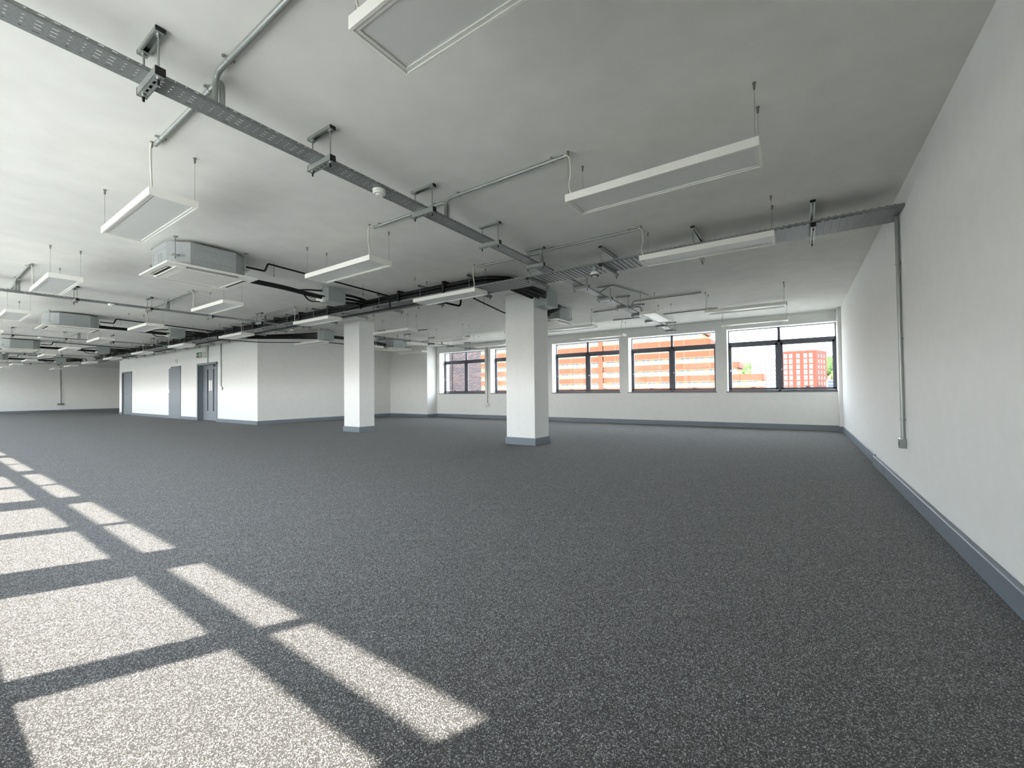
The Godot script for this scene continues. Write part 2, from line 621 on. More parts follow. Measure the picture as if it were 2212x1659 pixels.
func build_doors() -> void:
	var s: SurfaceTool
	# pair of doors
	var t := thing("door_1", "grey door pair with a narrow second leaf, furthest along the door block", "door")
	t.set_meta("kind", "structure")
	door_case(t, -28.78, -27.22)
	for a in [[-28.75, -27.70], [-27.695, -27.25]]:
		s = surf()
		cbox(s, V(a[0], 0.008, -6.53), V(a[1], 2.108, -6.485), 0.003)
		var leaf := obj("leaf", s, "door_paint", t)
		if a[0] > -28:
			s = surf()
			cbox(s, V(-27.52, 1.0, -6.485), V(-27.40, 1.10, -6.475), 0.002)
			obj("push_plate", s, "steel_bright", leaf)
		else:
			s = surf()
			tube(s, bend([V(-28.1, 1.04, -6.485), V(-28.1, 1.04, -6.44), V(-28.22, 1.04, -6.44)], 0.02), 0.01, 8)
			obj("handle", s, "wire", leaf)
	# single flush door, a little ajar
	t = thing("door_2", "plain grey flush door standing slightly ajar", "door")
	t.set_meta("kind", "structure")
	door_case(t, -21.85, -20.83)
	s = surf()
	cbox(s, V(-0.965, 0.008, -0.045), V(0, 2.085, 0), 0.003)
	var leaf2 := obj("leaf", s, "door_paint", t)
	leaf2.position = V(-20.86, 0, -6.43)
	leaf2.rotation.y = deg_to_rad(5.0)
	s = surf()
	cbox(s, V(-0.95, 1.06, 0), V(-0.91, 1.22, 0.012), 0.003)
	obj("lock_plate", s, "steel_bright", leaf2)
	s = surf()
	tube(s, bend([V(-0.93, 1.02, 0), V(-0.93, 1.02, 0.05), V(-0.82, 1.02, 0.05)], 0.02), 0.01, 8)
	obj("handle", s, "steel_bright", leaf2)
	# glazed fire door in a deep reveal
	t = thing("door_3", "grey door with two tall narrow glass slots under the exit sign", "door")
	t.set_meta("kind", "structure")
	door_case(t, -19.08, -17.33)
	s = surf()
	var zl := -6.66
	wall_x(s, -19.05, -17.36, zl, zl + 0.05, 0.008, 2.11, [[-18.66, -18.55, 0.366, 1.945], [-18.13, -18.03, 0.366, 1.945]])
	var leaf3 := obj("leaf", s, "door_paint", t)
	for x in [-18.66, -18.13]:
		s = surf()
		box(s, V(x, 0.366, zl + 0.02), V(x + 0.11, 1.945, zl + 0.026))
		obj("vision_slot", s, "slot_glass", leaf3)
	for x in [-18.49, -18.325]:
		s = surf()
		cbox(s, V(x, 1.126, zl + 0.05), V(x + 0.12, 1.52, zl + 0.056), 0.001)
		var pl := obj("push_plate", s, "plastic_white", leaf3)
		pl.set_meta("label", "white upright plate on the door")
	s = surf()
	cbox(s, V(-18.45, 2.02, zl + 0.05), V(-17.95, 2.075, zl + 0.10), 0.004)
	var cl := obj("door_closer", s, "wire", leaf3)
	s = surf()
	tube(s, [V(-18.0, 2.06, zl + 0.09), V(-17.6, 2.085, zl + 0.16)], 0.01, 6)
	obj("closer_arm", s, "cap_black", cl)

# ------------------------------------------------------------------ outside
func build_outside() -> void:
	var s := surf()
	box(s, V(-260, -10.0, -560), V(160, -9.0, 120))
	struct("ground", s, "asphalt", "grey street level far below the windows", "ground")
	office_block()
	brick_wing()
	white_tower()
	red_tower()
	# low glass pavilion
	var t := thing("glass_pavilion", "small white and blue glazed building beside the red tower", "building")
	s = surf()
	box(s, V(11.4, -9, -268), V(16.5, 5.0, -264))
	obj("wall", s, "white_render", t)
	for k in 2:
		s = surf()
		box(s, V(11.9, 1.6 + 1.75 * k, -264), V(16.2, 2.9 + 1.75 * k, -263.9))
		obj("window", s, "blue_glass", t)
	# hillside and trees
	s = surf()
	var nx := 40
	var nz := 6
	var fn := FastNoiseLite.new()
	fn.seed = 4
	fn.frequency = 0.012
	var hh := func(i: int, j: int) -> Vector3:
		var x := -140.0 + i * 6.0
		var z := -400.0 - j * 24.0
		return V(x, -9.0 + j * 5.6 + fn.get_noise_2d(x, z) * 3.0 * (1 if j > 0 else 0), z)
	for i in nx:
		for j in nz:
			quad(s, hh.call(i, j), hh.call(i + 1, j), hh.call(i + 1, j + 1), hh.call(i, j + 1))
	struct("hillside", s, "hill_green", "green hillside rising behind the towers", "hill")
	var k2 := 0
	for a in [[-45, -402, 16, 5.5], [-33, -404, 18, 5.5], [-21, -406, 17, 5.5], [-40, -432, 25, 7.5], [-24, -436, 26, 7.5], [13, -400, 14, 5], [24.5, -402, 16, 5], [16, -424, 22, 6.5], [31, -428, 23, 6.5], [23, -455, 29, 8]]:
		tree(a[0], a[1], a[2], a[3], k2)
		k2 += 1

func tree(x: float, z: float, top: float, r: float, k: int) -> void:
	var side := "seen beside the orange stepped offices" if x < 0 else "seen beyond the red brick tower"
	var t := thing("tree", "%s leafy tree on the hillside, %s" % [["lowest pale green", "middle dark green", "small pale green", "high dark green", "tallest pale green", "lowest dark green", "middle pale green", "high dark green", "broad pale green", "topmost dark green"][k], side], "tree", Vector3.ZERO, "trees on the hillside " + ("near the offices" if x < 0 else "beyond the tower"))
	var s := surf()
	var fn := FastNoiseLite.new()
	fn.seed = 30 + k
	fn.frequency = 0.25
	var c := V(x, top - r, z)
	var la := 12
	var lo := 18
	var pt := func(i: int, j: int) -> Vector3:
		var u := PI * i / la
		var w := TAU * (j % lo) / lo
		var d := V(sin(u) * cos(w), cos(u), sin(u) * sin(w))
		var q := d * r
		return c + d * r * (0.88 + 0.3 * fn.get_noise_3d(q.x, q.y, q.z) + 0.12 * sin(7.0 * w + 5.0 * u))
	for i in la:
		for j in lo:
			var p00: Vector3 = pt.call(i, j)
			var p01: Vector3 = pt.call(i, j + 1)
			var p10: Vector3 = pt.call(i + 1, j)
			var p11: Vector3 = pt.call(i + 1, j + 1)
			if i > 0:
				tri(s, p00, p01, p10, (p01 - p00).cross(p10 - p00).normalized())
			if i < la - 1:
				tri(s, p01, p11, p10, (p11 - p01).cross(p10 - p01).normalized())
	obj("crown", s, "leaf_green" if k % 2 == 0 else "leaf_dark", t)
	s = surf()
	tube(s, [V(x, -9, z), V(x, top - r, z)], 0.5, 6)
	obj("trunk", s, "bark", t)

func window_mesh(w: float, h: float) -> ArrayMesh:
	var s := surf()
	box(s, V(-w / 2, 0, 0), V(w / 2, h, 0.06))
	return s.commit()

func office_block() -> void:
	# orange brick bands and cream window strips, each floor stepping further out
	var Z := -120.0
	var t := thing("office_block", "long stepped office block with orange brick bands and cream window strips", "building", Vector3.ZERO)
	var wm := window_mesh(0.95, 1.25)
	var fm := surf()
	box(fm, V(-0.56, -0.09, 0), V(0.56, 1.34, 0.03))
	var frame_mesh: Mesh = fm.commit()
	# floor k: cream strip y0..y0+1.65 then orange band above it; right end, and the joint where the right part stands forward
	var ends := [-7.2, -7.2, -12.4, -15.8, -19.0, -20.6]
	var pier := -48.7
	for k in 6:
		var y0 := -1.75 + 3.21 * k        # foot of the cream strip
		var xe: float = ends[k]
		for part in 2:
			var xa := -102.0 if part == 0 else pier
			var xb := pier if part == 0 else xe
			var zf := Z if part == 0 else Z + 0.9
			var s := surf()
			box(s, V(xa, y0 - (7.3 if k == 0 else 0.0), zf - 12), V(xb - (0.6 if part == 1 else 0.0), y0 + 1.68, zf - 0.35))
			obj("wall", s, "cream_wall", t)
			# band above
			s = surf()
			var y1 := y0 + 1.66
			var y2 := y1 + (1.55 if k < 5 else 0.9)
			if part == 1:
				var poly := PackedVector2Array([Vector2(xa, zf - 12), Vector2(xa, zf - 0.8), Vector2(xa + 0.3, zf - 0.2), Vector2(xa + 0.9, zf)])
				poly.append_array(PackedVector2Array([Vector2(xb - 0.9, zf), Vector2(xb - 0.3, zf - 0.25), Vector2(xb, zf - 0.9), Vector2(xb, zf - 12)]))
				prism(s, poly, y1, y2)
			else:
				box(s, V(xa, y1, zf - 12), V(xb, y2, zf))
			var band := obj("spandrel_band", s, "orange_brick", t)
			s = surf()
			var jx := xa + 4.0
			while jx < xb - 2.0:
				box(s, V(jx, y1, zf), V(jx + 0.09, y2, zf + 0.03))
				jx += 6.4
			box(s, V(xa + 0.9, y1 - 0.14, zf - 0.3), V(xb - 0.9, y1, zf + 0.02))
			obj("joint_strip", s, "pale_joint", band)
			if y0 + 1.6 < 0.8:
				continue
			# windows in pairs
			var x := xb - (2.4 if part == 1 else 2.6)
			while x > xa + 2.0 and x > -88.0:
				for d in [-0.66, 0.66]:
					var fr := shared("window", frame_mesh, "office_frame", t, V(x + d, y0 + 0.26, zf - 0.35))
					shared("pane", wm, "office_glass", fr)
				x -= 3.52
	var sp := surf()
	box(sp, V(pier - 1.3, -9, Z - 1), V(pier, 16.4, Z + 0.75))
	obj("corner_pier", sp, "orange_brick", t)

func brick_wing() -> void:
	var t := thing("brick_wing", "brown brick wing wall projecting outside the corner window", "building")
	var s := surf()
	box(s, V(-13.9, -9, -16.03), V(-12.815, 7.0, -13.03))
	obj("core_wall", s, "mortar", t)
	var meshes: Array = []
	for k in 2:
		s = surf()
		cbox(s, V(0, 0, 0), V(0.02, 0.060, 0.213 if k == 0 else 0.10), 0.003)
		meshes.append(s.commit())
	for r in 27:
		var y := 0.96 + 0.075 * r
		var z := -16.03 + (0.0 if r % 2 == 0 else 0.1125)
		if r % 2 == 1:
			shared("brick", meshes[1], "brown_brick_%d" % rng.randi_range(0, 3), t, V(-12.823, y, -16.03))
		for k in 11 if r % 2 == 0 else 10:
			shared("brick", meshes[0], "brown_brick_%d" % rng.randi_range(0, 3), t, V(-12.823 + rng.randf() * 0.004, y, z + 0.225 * k))
	s = surf()
	tube(s, [V(-12.78, -9, -13.95), V(-12.78, 6.9, -13.95)], 0.012, 6)
	obj("cable_drop", s, "rubber_black", t)

func white_tower() -> void:
	var t := thing("white_tower", "white tower block with columns of small dark windows", "building")
	var s := surf()
	box(s, V(-25.2, -9, -322), V(-10.5, 20.3, -310))
	obj("wall", s, "white_render", t)
	var wm := window_mesh(1.25, 1.4)
	for c in 5:
		for r in 7:
			shared("window", wm, "office_glass", t, V([-23.4, -20.4, -17.5, -14.5, -12.0][c], 0.2 + 2.85 * r, -310))

func red_tower() -> void:
	var t := thing("brick_tower", "tall red brick apartment tower with paired pale windows", "building")
	var s := surf()
	prism(s, PackedVector2Array([Vector2(-9.0, -264), Vector2(7.3, -264), Vector2(12.3, -279), Vector2(-9.0, -279)]), -9, 20.5)
	obj("wall", s, "red_brick", t)
	var wm := window_mesh(1.15, 1.9)
	var fs := surf()
	box(fs, V(-0.7, -0.12, 0), V(0.7, 2.02, 0.04))
	var fm: Mesh = fs.commit()
	for c in 6:
		for r in 7:
			var f := shared("window", fm, "white_render", t, V([-8.0, -5.8, -3.5, -0.35, 2.8, 5.1][c], -0.2 + 2.85 * r, -264))
			shared("pane", wm, "office_glass" if (c + r) % 3 != 0 else "white_render", f)
	for c in 3:
		for r in 7:
			var f2 := shared("window", fm, "office_frame", t, V(8.4 + 1.3 * c, -0.2 + 2.85 * r, -264 - 3.25 - 3.9 * c))
			f2.rotation.y = atan2(15.0, 5.0)
			f2.scale = V(0.8, 0.75, 1)

# ------------------------------------------------------------------ suspended light panels
const LL := 1.27
const LW := 0.30
const LY := 2.43           # underside

func make_panel(cord_end: int) -> Node3D:
	# built round its own centre, origin on the ceiling; cord_end -1/+1: the end where the flex drops, 0 none
	var t := Node3D.new()
	var y0 := LY - CEIL
	var y1 := y0 + 0.055
	var hx := LL / 2
	var hz := LW / 2
	var s := surf()
	for q in [[-hx, hx, hz - 0.012, hz], [-hx, hx, -hz, -hz + 0.012]]:
		box(s, V(q[0], y0, q[2]), V(q[1], y1, q[3]))
	for q in [[-hx, -hx + 0.012], [hx - 0.012, hx]]:
		box(s, V(q[0], y0, -hz + 0.012), V(q[1], y1, hz - 0.012))
	box(s, V(-hx + 0.012, y1 - 0.004, -hz + 0.012), V(hx - 0.012, y1, hz - 0.012))
	obj("frame", s, "white_powder", t)
	s = surf()
	for q in [[-hx + 0.012, hx - 0.012, hz - 0.030, hz - 0.012], [-hx + 0.012, hx - 0.012, -hz + 0.012, -hz + 0.030]]:
		box(s, V(q[0], y0 + 0.004, q[2]), V(q[1], y0 + 0.012, q[3]))
	for q in [[-hx + 0.012, -hx + 0.030], [hx - 0.030, hx - 0.012]]:
		box(s, V(q[0], y0 + 0.004, -hz + 0.030), V(q[1], y0 + 0.012, hz - 0.030))
	obj("inner_rim", s, "plastic_white", t)
	s = surf()
	box(s, V(-hx + 0.028, y0 + 0.010, -hz + 0.028), V(hx - 0.028, y0 + 0.014, hz - 0.028))
	obj("diffuser", s, "diffuser", t)
	for ax in [-1.0, 1.0]:
		for az in [-1.0, 1.0]:
			var p := V(ax * (hx - 0.02), 0, az * (hz - 0.02))
			s = surf()
			tube(s, [p + V(0, y1 - 0.005, 0), p + V(0, -0.03, 0)], 0.0011, 5)
			var w := obj("suspension_wire", s, "wire", t)
			s = surf()
			lathe(s, p, [[0.0, -0.042], [0.006, -0.042], [0.008, -0.02], [0.008, -0.008], [0.011, -0.008], [0.011, 0.0]], 8)
			obj("ceiling_gripper", s, "wire", w)
	if cord_end != 0:
		var e := float(cord_end)
		s = surf()
		var pts := bend([V(e * (hx + 0.005), -0.02, hz - 0.01), V(e * (hx - 0.035), -0.05, hz - 0.015), V(e * (hx - 0.045), -0.17, hz - 0.02), V(e * (hx - 0.02), -0.27, hz - 0.02), V(e * (hx - 0.04), y1 - 0.003, hz - 0.03)], 0.06, 4)
		tube(s, pts, 0.0055, 6)
		obj("power_cord", s, "cord_white", t)
	return t

func build_lights() -> void:
	var proto := [make_panel(-1), make_panel(1)]
	var xs := [-0.805, -4.425, -8.05, -11.68, -15.32, -18.95, -22.6, -26.2, -29.8, -33.4]
	var rows := [
		[-1.135, [0, 1, 2, 3, 4, 5, 6, 7, 8, 9], "row closest to sunlit carpet strip"],
		[-2.985, [0, 1, 2, 3, 4, 5, 6, 7, 8, 9], "second row from sunlit carpet strip"],
		[-4.76, [0, 1, 2, 3, 4, 5, 6, 7, 8, 9], "row along the wide cross tray"],
		[-6.74, [2, 3], "row just behind the columns"],
		[-8.65, [0, 1, 2, 3], "second row from the window wall"],
		[-10.6, [0, 1, 2, 3], "row nearest the window wall"]]
	for r in rows:
		for c in r[1]:
			var o: Node3D = proto[c % 2].duplicate()
			place(o, "panel_light", self)
			var dz := 0.0
			if r[0] < -8 and c == 1:
				dz = -0.22
			o.position = V(xs[c], CEIL, r[0] + dz)
			tag(o, "white framed LED panel light, %s from plain wall, %s" % [ORD[c], r[2]], "ceiling light", "LED panel lights hung on wires")
	for p in proto:
		p.free()
	var tw := make_panel(0)
	place(tw, "panel_light", self)
	tw.position = V(-2.34, CEIL, -8.58)
	tw.rotation.y = PI / 2
	tag(tw, "white framed LED panel light turned crosswise beside the cable tray near the windows", "ceiling light", "LED panel lights hung on wires")

# ------------------------------------------------------------------ cable trays
const TY := 2.617          # underside of the narrow trays

func channel(s: SurfaceTool, x0: float, x1: float, y0: float, y1: float, z0: float, z1: float, open_down: bool, slots: bool) -> void:
	# slotted steel channel along x; one long face open (with lips) or pierced by slots
	var w := 0.0025
	box(s, V(x0, y0, z0), V(x1, y1, z0 + w))
	box(s, V(x0, y0, z1 - w), V(x1, y1, z1))
	if open_down:
		box(s, V(x0, y1 - w, z0), V(x1, y1, z1))
		box(s, V(x0, y0, z0), V(x1, y0 + w, z0 + 0.009))
		box(s, V(x0, y0, z1 - 0.009), V(x1, y0 + w, z1))
	else:
		var zc := (z0 + z1) * 0.5
		box(s, V(x0, y0, z0), V(x1, y0 + w, zc - 0.006))
		box(s, V(x0, y0, zc + 0.006), V(x1, y0 + w, z1))
		var x := x0
		while x < x1 - 0.001:
			var e := minf(x + 0.022, x1)
			box(s, V(x, y0, zc - 0.006), V(e, y0 + w, zc + 0.006))
			x += 0.05
		box(s, V(x0, y1 - w, z0), V(x1, y1, z0 + 0.009))
		box(s, V(x0, y1 - w, z1 - 0.009), V(x1, y1, z1))

var hanger_cache := {}

func make_hanger(parent: Node3D, at: Vector3, half: float, low: float, along_z: bool, skip_top := false) -> void:
	# trapeze: channel fixed to the ceiling, two rods, lower channel carrying the tray (top face at height low)
	var key := "%.2f" % half
	if not hanger_cache.has(key):
		var d := {}
		var s := surf()
		channel(s, -half, half, -0.041, 0.0, -0.0205, 0.0205, false, true)
		d["low"] = s.commit()
		s = surf()
		channel(s, -half, half, -0.022, 0.0, -0.0205, 0.0205, true, false)
		box(s, V(-half, -0.0245, -0.0205), V(-half + 0.055, -0.022, 0.0205))
		box(s, V(half - 0.055, -0.0245, -0.0205), V(half, -0.022, 0.0205))
		d["top"] = s.commit()
		s = surf()
		cbox(s, V(-0.0025, -0.0425, -0.022), V(0.0025, 0.0015, 0.022), 0.002)
		d["cap"] = s.commit()
		s = surf()
		cbox(s, V(-0.0025, -0.0245, -0.022), V(0.0025, 0.0, 0.022), 0.002)
		d["capt"] = s.commit()
		s = surf()
		tube(s, [V(0, low - CEIL - 0.075, 0), V(0, -0.015, 0)], 0.0048, 8)
		d["rod"] = s.commit()
		s = surf()
		lathe(s, Vector3.ZERO, [[0.0, -0.012], [0.0095, -0.012], [0.0095, -0.002], [0.014, -0.002], [0.014, 0.0]], 6)
		d["nut"] = s.commit()
		s = surf()
		lathe(s, Vector3.ZERO, [[0.0, -0.022], [0.0055, -0.022], [0.0065, -0.004], [0.0065, 0.0]], 8)
		d["tip"] = s.commit()
		hanger_cache[key] = d
	var g: Dictionary = hanger_cache[key]
	var h := shared("trapeze_hanger", g.low, "galvanised", parent, V(at.x, low, at.z))
	if along_z:
		h.rotation.y = PI / 2
	shared("end_cap", g.cap, "cap_black", h, V(half, 0, 0))
	shared("end_cap", g.cap, "cap_black", h, V(-half, 0, 0))
	for e in [-1.0, 1.0]:
		var x: float = e * (half - 0.028)
		shared("threaded_rod", g.rod, "galvanised", h, V(x, CEIL - low, 0))
		shared("nut", g.nut, "steel_bright", h, V(x, -0.041, 0))
		shared("rod_tip", g.tip, "cap_black", h, V(x, -0.053, 0))
		if not skip_top:
			shared("nut", g.nut, "steel_bright", h, V(x, CEIL - low - 0.0245, 0))
	if not skip_top:
		shared("ceiling_channel", g.top, "galvanised", h, V(0, CEIL - low, 0))
		shared("end_cap", g.capt, "cap_black", h, V(half, CEIL - low, 0))
		shared("end_cap", g.capt, "cap_black", h, V(-half, CEIL - low, 0))

func tray_mesh(length: float, width: float, rail: float) -> ArrayMesh:
	# perforated tray running from z = 0 to z = -length: rows of four slots, then rows of four holes
	var s := surf()
	var hw := width / 2
	var t := 0.0015
	var xs := [-0.045, -0.016, 0.013, 0.042]
	var z := 0.0
	var k := 0
	var zp := 0.0
	while z < length - 0.05:
		var half := 0.011 if k % 4 < 2 else 0.0045
		var c := z + 0.0235
		box(s, V(-hw, 0, -(c - half)), V(hw, t, -zp))
		var x := -hw
		for q in xs:
			box(s, V(x, 0, -(c + half)), V(q - 0.0038, t, -(c - half)))
			x = q + 0.0038
		box(s, V(x, 0, -(c + half)), V(hw, t, -(c - half)))
		zp = c + half
		z += 0.047
		k += 1
	box(s, V(-hw, 0, -length), V(hw, t, -zp))
	# side rails with small slots near their top
	for e in [-1.0, 1.0]:
		var a: float = e * hw
		var x0 := minf(a, a - e * t)
		var x1 := maxf(a, a - e * t)
		box(s, V(x0, 0, -length), V(x1, rail * 0.55, 0))
		box(s, V(x0, rail * 0.78, -length), V(x1, rail, 0))
		z = 0.0
		k = 0
		zp = 0.0
		while z < length - 0.05:
			var half := 0.010 if k % 4 < 2 else 0.004
			var c := z + 0.0235
			box(s, V(x0, rail * 0.55, -(c - half)), V(x1, rail * 0.78, -zp))
			zp = c + half
			z += 0.047
			k += 1
		box(s, V(x0, rail * 0.55, -length), V(x1, rail * 0.78, -zp))
	return s.commit()

func tray_x(z: float, k: int) -> float:
	return -2.722 + 0.0123 * z - 7.14 * k - (0.15 if k > 0 else 0.0)

func narrow_tray(k: int, z0: float, z1: float, hz: Array, label: String, slots: bool) -> void:
	var t := thing("cable_tray", label, "cable tray")
	t.position = V(tray_x(z0, k), 0, z0)
	t.rotation.y = atan(0.0123)
	var L := z0 - z1
	if slots:
		shared("tray", tray_mesh(L, 0.15, 0.02), "tray_steel", t, V(0, TY, 0))
	else:
		var s := surf()
		box(s, V(-0.075, TY, -L), V(0.075, TY + 0.0015, 0))
		box(s, V(-0.075, TY, -L), V(-0.0735, TY + 0.016, 0))
		box(s, V(0.0735, TY, -L), V(0.075, TY + 0.016, 0))
		obj("tray", s, "tray_steel", t)
	for z in hz:
		make_hanger(t, V(0.02, 0, z - z0), 0.135, TY, false)

func build_trays() -> void:
	var near := [-0.71, -1.645, -2.62, -3.61, -4.57]
	narrow_tray(0, 0.45, -4.98, [0.2] + near, "narrow perforated steel cable tray crossing overhead, first from the plain side wall", true)
	narrow_tray(1, 0.45, -4.98, near, "narrow perforated steel cable tray, second from the plain side wall", true)
	for k in [2, 3, 4]:
		narrow_tray(k, 0.45, -4.98, near, "narrow steel cable tray far down the office, %s from the plain side wall" % ORD[k], false)
	narrow_tray(0, -5.44, -12.0, [-5.97, -6.97, -7.91, -8.87, -9.85, -10.8, -11.8], "narrow steel cable tray running from the cross tray to the windows, beside the crosswise light", true)
	narrow_tray(1, -7.3, -12.1, [-7.96, -8.95, -10.0, -10.95, -11.88], "narrow pale cable tray running to the brick-view window behind the columns", false)
	# wide ribbed cross tray
	var t := thing("ribbed_cable_tray", "wide ribbed steel cable tray crossing from the plain side wall towards the doors", "cable tray")
	var s := surf()
	var x0 := -27.0
	var za := -5.455
	var zb := -4.995
	box(s, V(x0, 2.607, za), V(XR - 0.004, 2.609, zb))
	box(s, V(x0, 2.607, za), V(XR - 0.004, 2.640, za + 0.002))
	box(s, V(x0, 2.607, zb - 0.002), V(XR - 0.004, 2.628, zb))
	var tr := obj("tray", s, "tray_steel", t)
	s = surf()
	var x := XR - 0.05
	while x > -6.6:
		box(s, V(x - 0.036, 2.6005, za + 0.012), V(x, 2.6075, zb - 0.012))
		x -= 0.0605
	var ribs := obj("ribs", s, "tray_steel", tr)
	ribs.set_meta("kind", "stuff")
	s = surf()
	x = XR - 0.06
	while x > -6.6:
		for z in [zb + 0.001]:
			box(s, V(x - 0.02, 2.628, z - 0.003), V(x, 2.634, z - 0.001))
		x -= 0.052
	var teeth := obj("rail_edge", s, "tray_steel", tr)
	teeth.set_meta("kind", "stuff")
	x = 0.14
	while x > -26:
		make_hanger(t, V(x, 0, -5.265), 0.295, 2.60, true)
		x -= 1.09

# ------------------------------------------------------------------ refrigerant pipes, boxes and drains
func build_pipes() -> void:
	var s: SurfaceTool
	var t := thing("pipe_bundle", "bundle of black insulated pipes running along the cross tray to the doors", "pipes")
	# three above, three below; they turn at the near end and pass over the cross tray
	for k in 6:
		var lay := k / 3
		var i := k % 3
		var y := 2.672 + 0.068 * lay
		var z := -5.035 - 0.078 * (2 - i)
		var xe := -4.14 + 0.10 * i
		s = surf()
		tube(s, bend([V(-26.5, y, z), V(xe, y, z), V(xe + 0.30, y, z - 0.26), V(xe + 0.30, y - 0.03, -6.25 - 0.05 * i)], 0.16, 4), 0.032, 8)
		obj("pipe", s, "rubber_black", t)
	# clamps on upright channels
	var x := -4.75
	while x > -26:
		s = surf()
		box(s, V(x - 0.022, 2.61, -4.985), V(x + 0.022, 2.80, -4.965))
		box(s, V(x - 0.022, 2.78, -5.25), V(x + 0.022, 2.80, -4.965))
		obj("clamp", s, "cap_black", t)
		x -= 1.09
	# branches from the bundle to each ceiling cassette through a grey junction box
	for k in 4:
		var xo := -7.2 * k
		var lab: String = ORD[k]
		var b := thing("branch_box", "grey sheet-metal branch box in the pipe run, %s from the plain side wall" % lab, "junction box")
		s = surf()
		cbox(s, V(-6.72 + xo, 2.535, -4.32), V(-6.42 + xo, 2.76, -4.0), 0.004)
		obj("case", s, "box_grey", b)
		s = surf()
		cbox(s, V(-6.70 + xo, 2.525, -4.0), V(-6.50 + xo, 2.60, -3.95), 0.004)
		obj("drip_tray", s, "plastic_white", b)
		for zz in [-3.99, -4.33]:
			s = surf()
			tube(s, [V(-6.57 + xo, 2.70, zz), V(-6.57 + xo, CEIL, zz)], 0.004, 6)
			obj("hanger_rod", s, "galvanised", b)
		var p := thing("branch_pipes", "black insulated pipes from the branch box to the %s ceiling cassette" % lab, "pipes")
		s = surf()
		tube(s, bend([V(-6.45 + xo, 2.62, -2.56), V(-6.45 + xo, 2.615, -3.3), V(-6.52 + xo, 2.60, -3.72), V(-6.55 + xo, 2.60, -4.0)], 0.2, 4), 0.036, 8)
		obj("pipe", s, "rubber_black", p)
		s = surf()
		tube(s, bend([V(-6.50 + xo, 2.61, -3.45), V(-6.58 + xo, 2.69, -3.75), V(-6.60 + xo, 2.72, -4.0)], 0.1, 4), 0.014, 6)
		tube(s, bend([V(-6.52 + xo, 2.60, -3.62), V(-6.56 + xo, 2.50, -3.74), V(-6.60 + xo, 2.53, -3.97)], 0.1, 4), 0.011, 6)
		obj("cable", s, "rubber_black", p)
		for q in 3:
			s = surf()
			tube(s, bend([V(-6.50 - 0.05 * q + xo, 2.70 - 0.055 * q, -4.32), V(-6.52 - 0.06 * q + xo, 2.71 - 0.05 * q, -4.52), V(-6.62 - 0.1 * q + xo, 2.71 - 0.02 * q, -4.90), V(-7.25 - 0.1 * q + xo, 2.70 - 0.02 * q, -4.95)], 0.14, 4), 0.024, 8)
			obj("pipe", s, "rubber_black", p)
		# condensate drain: short rise at the cassette, long fall, drop to the collector
		var d := thing("condensate_drain", "thin black drain pipe from the %s ceiling cassette to the collector pipe" % lab, "pipe")
		s = surf()
		tube(s, bend([V(-6.02 + xo, 2.68, -2.57), V(-6.0 + xo, 2.675, -2.80), V(-6.0 + xo, 2.785, -2.84), V(-6.0 + xo, 2.715, -4.90), V(-6.0 + xo, 2.51, -4.93)], 0.02, 3), 0.013, 8)
		obj("pipe", s, "rubber_black", d)
		for zz in [-2.92, -4.36]:
			s = surf()
			tube(s, [V(-6.0 + xo, 2.65, zz), V(-6.0 + xo, CEIL, zz)], 0.003, 5)
			lathe(s, V(-6.0 + xo, 2.637, zz), [[0.0, -0.012], [0.007, -0.012], [0.007, 0.012]], 6)
			obj("drop_rod", s, "wire", d)
	var cp := thing("collector_pipe", "black collector drain pipe hanging below the cross tray", "pipe")
	s = surf()
	tube(s, bend([V(-26.0, 2.47, -4.96), V(-5.2, 2.505, -4.95), V(-4.92, 2.505, -5.15), V(-4.90, 2.505, -5.56), V(-4.90, 2.66, -5.58)], 0.05, 3), 0.017, 8)
	obj("pipe", s, "rubber_black", cp)
	x = -5.3
	while x > -25:
		s = surf()
		tube(s, [V(x, 2.43, -4.955), V(x, 2.60, -4.955)], 0.003, 5)
		lathe(s, V(x, 2.425, -4.955), [[0.0, -0.012], [0.007, -0.012], [0.007, 0.012]], 6)
		obj("drop_rod", s, "cap_black", cp)
		x -= 1.2
	# run past the near column to the cassette by the windows
	var b2 := thing("branch_box", "grey sheet-metal branch box beside the head of the near column", "junction box")
	s = surf()
	cbox(s, V(-3.93, 2.52, -6.85), V(-3.65, 2.76, -6.45), 0.004)
	obj("case", s, "box_grey", b2)
	for zz in [-6.50, -6.80]:
		s = surf()
		tube(s, [V(-3.82, 2.70, zz), V(-3.82, CEIL, zz)], 0.004, 6)
		obj("hanger_rod", s, "galvanised", b2)
	var p2 := thing("branch_pipes", "black insulated pipes between the near column's branch box and the window cassette", "pipes")
	for q in 2:
		s = surf()
		tube(s, bend([V(-3.74 - 0.08 * q, 2.60 + 0.08 * q, -6.85), V(-3.74 - 0.08 * q, 2.60 + 0.08 * q, -7.15), V(-4.28 - 0.06 * q, 2.60 + 0.05 * q, -7.55), V(-4.35 - 0.06 * q, 2.60 + 0.05 * q, -7.75)], 0.2, 4), 0.036, 8)
		obj("pipe", s, "rubber_black", p2)
	var d2 := thing("condensate_drain", "thin black drain pipe sloping past the near column to the window cassette", "pipe")
	s = surf()
	tube(s, bend([V(-4.30, 2.50, -5.2), V(-4.70, 2.52, -6.6), V(-4.72, 2.55, -7.4), V(-4.60, 2.58, -7.75)], 0.1, 3), 0.013, 8)
	obj("pipe", s, "rubber_black", d2)
	s = surf()
	tube(s, [V(-4.42, 2.43, -5.62), V(-4.42, CEIL, -5.62)], 0.003, 5)
	obj("drop_rod", s, "wire", d2)
	# pipes along the face of the door block to the cassette behind the second column
	var b3 := thing("branch_box", "grey sheet-metal branch box left of the far column's head", "junction box")
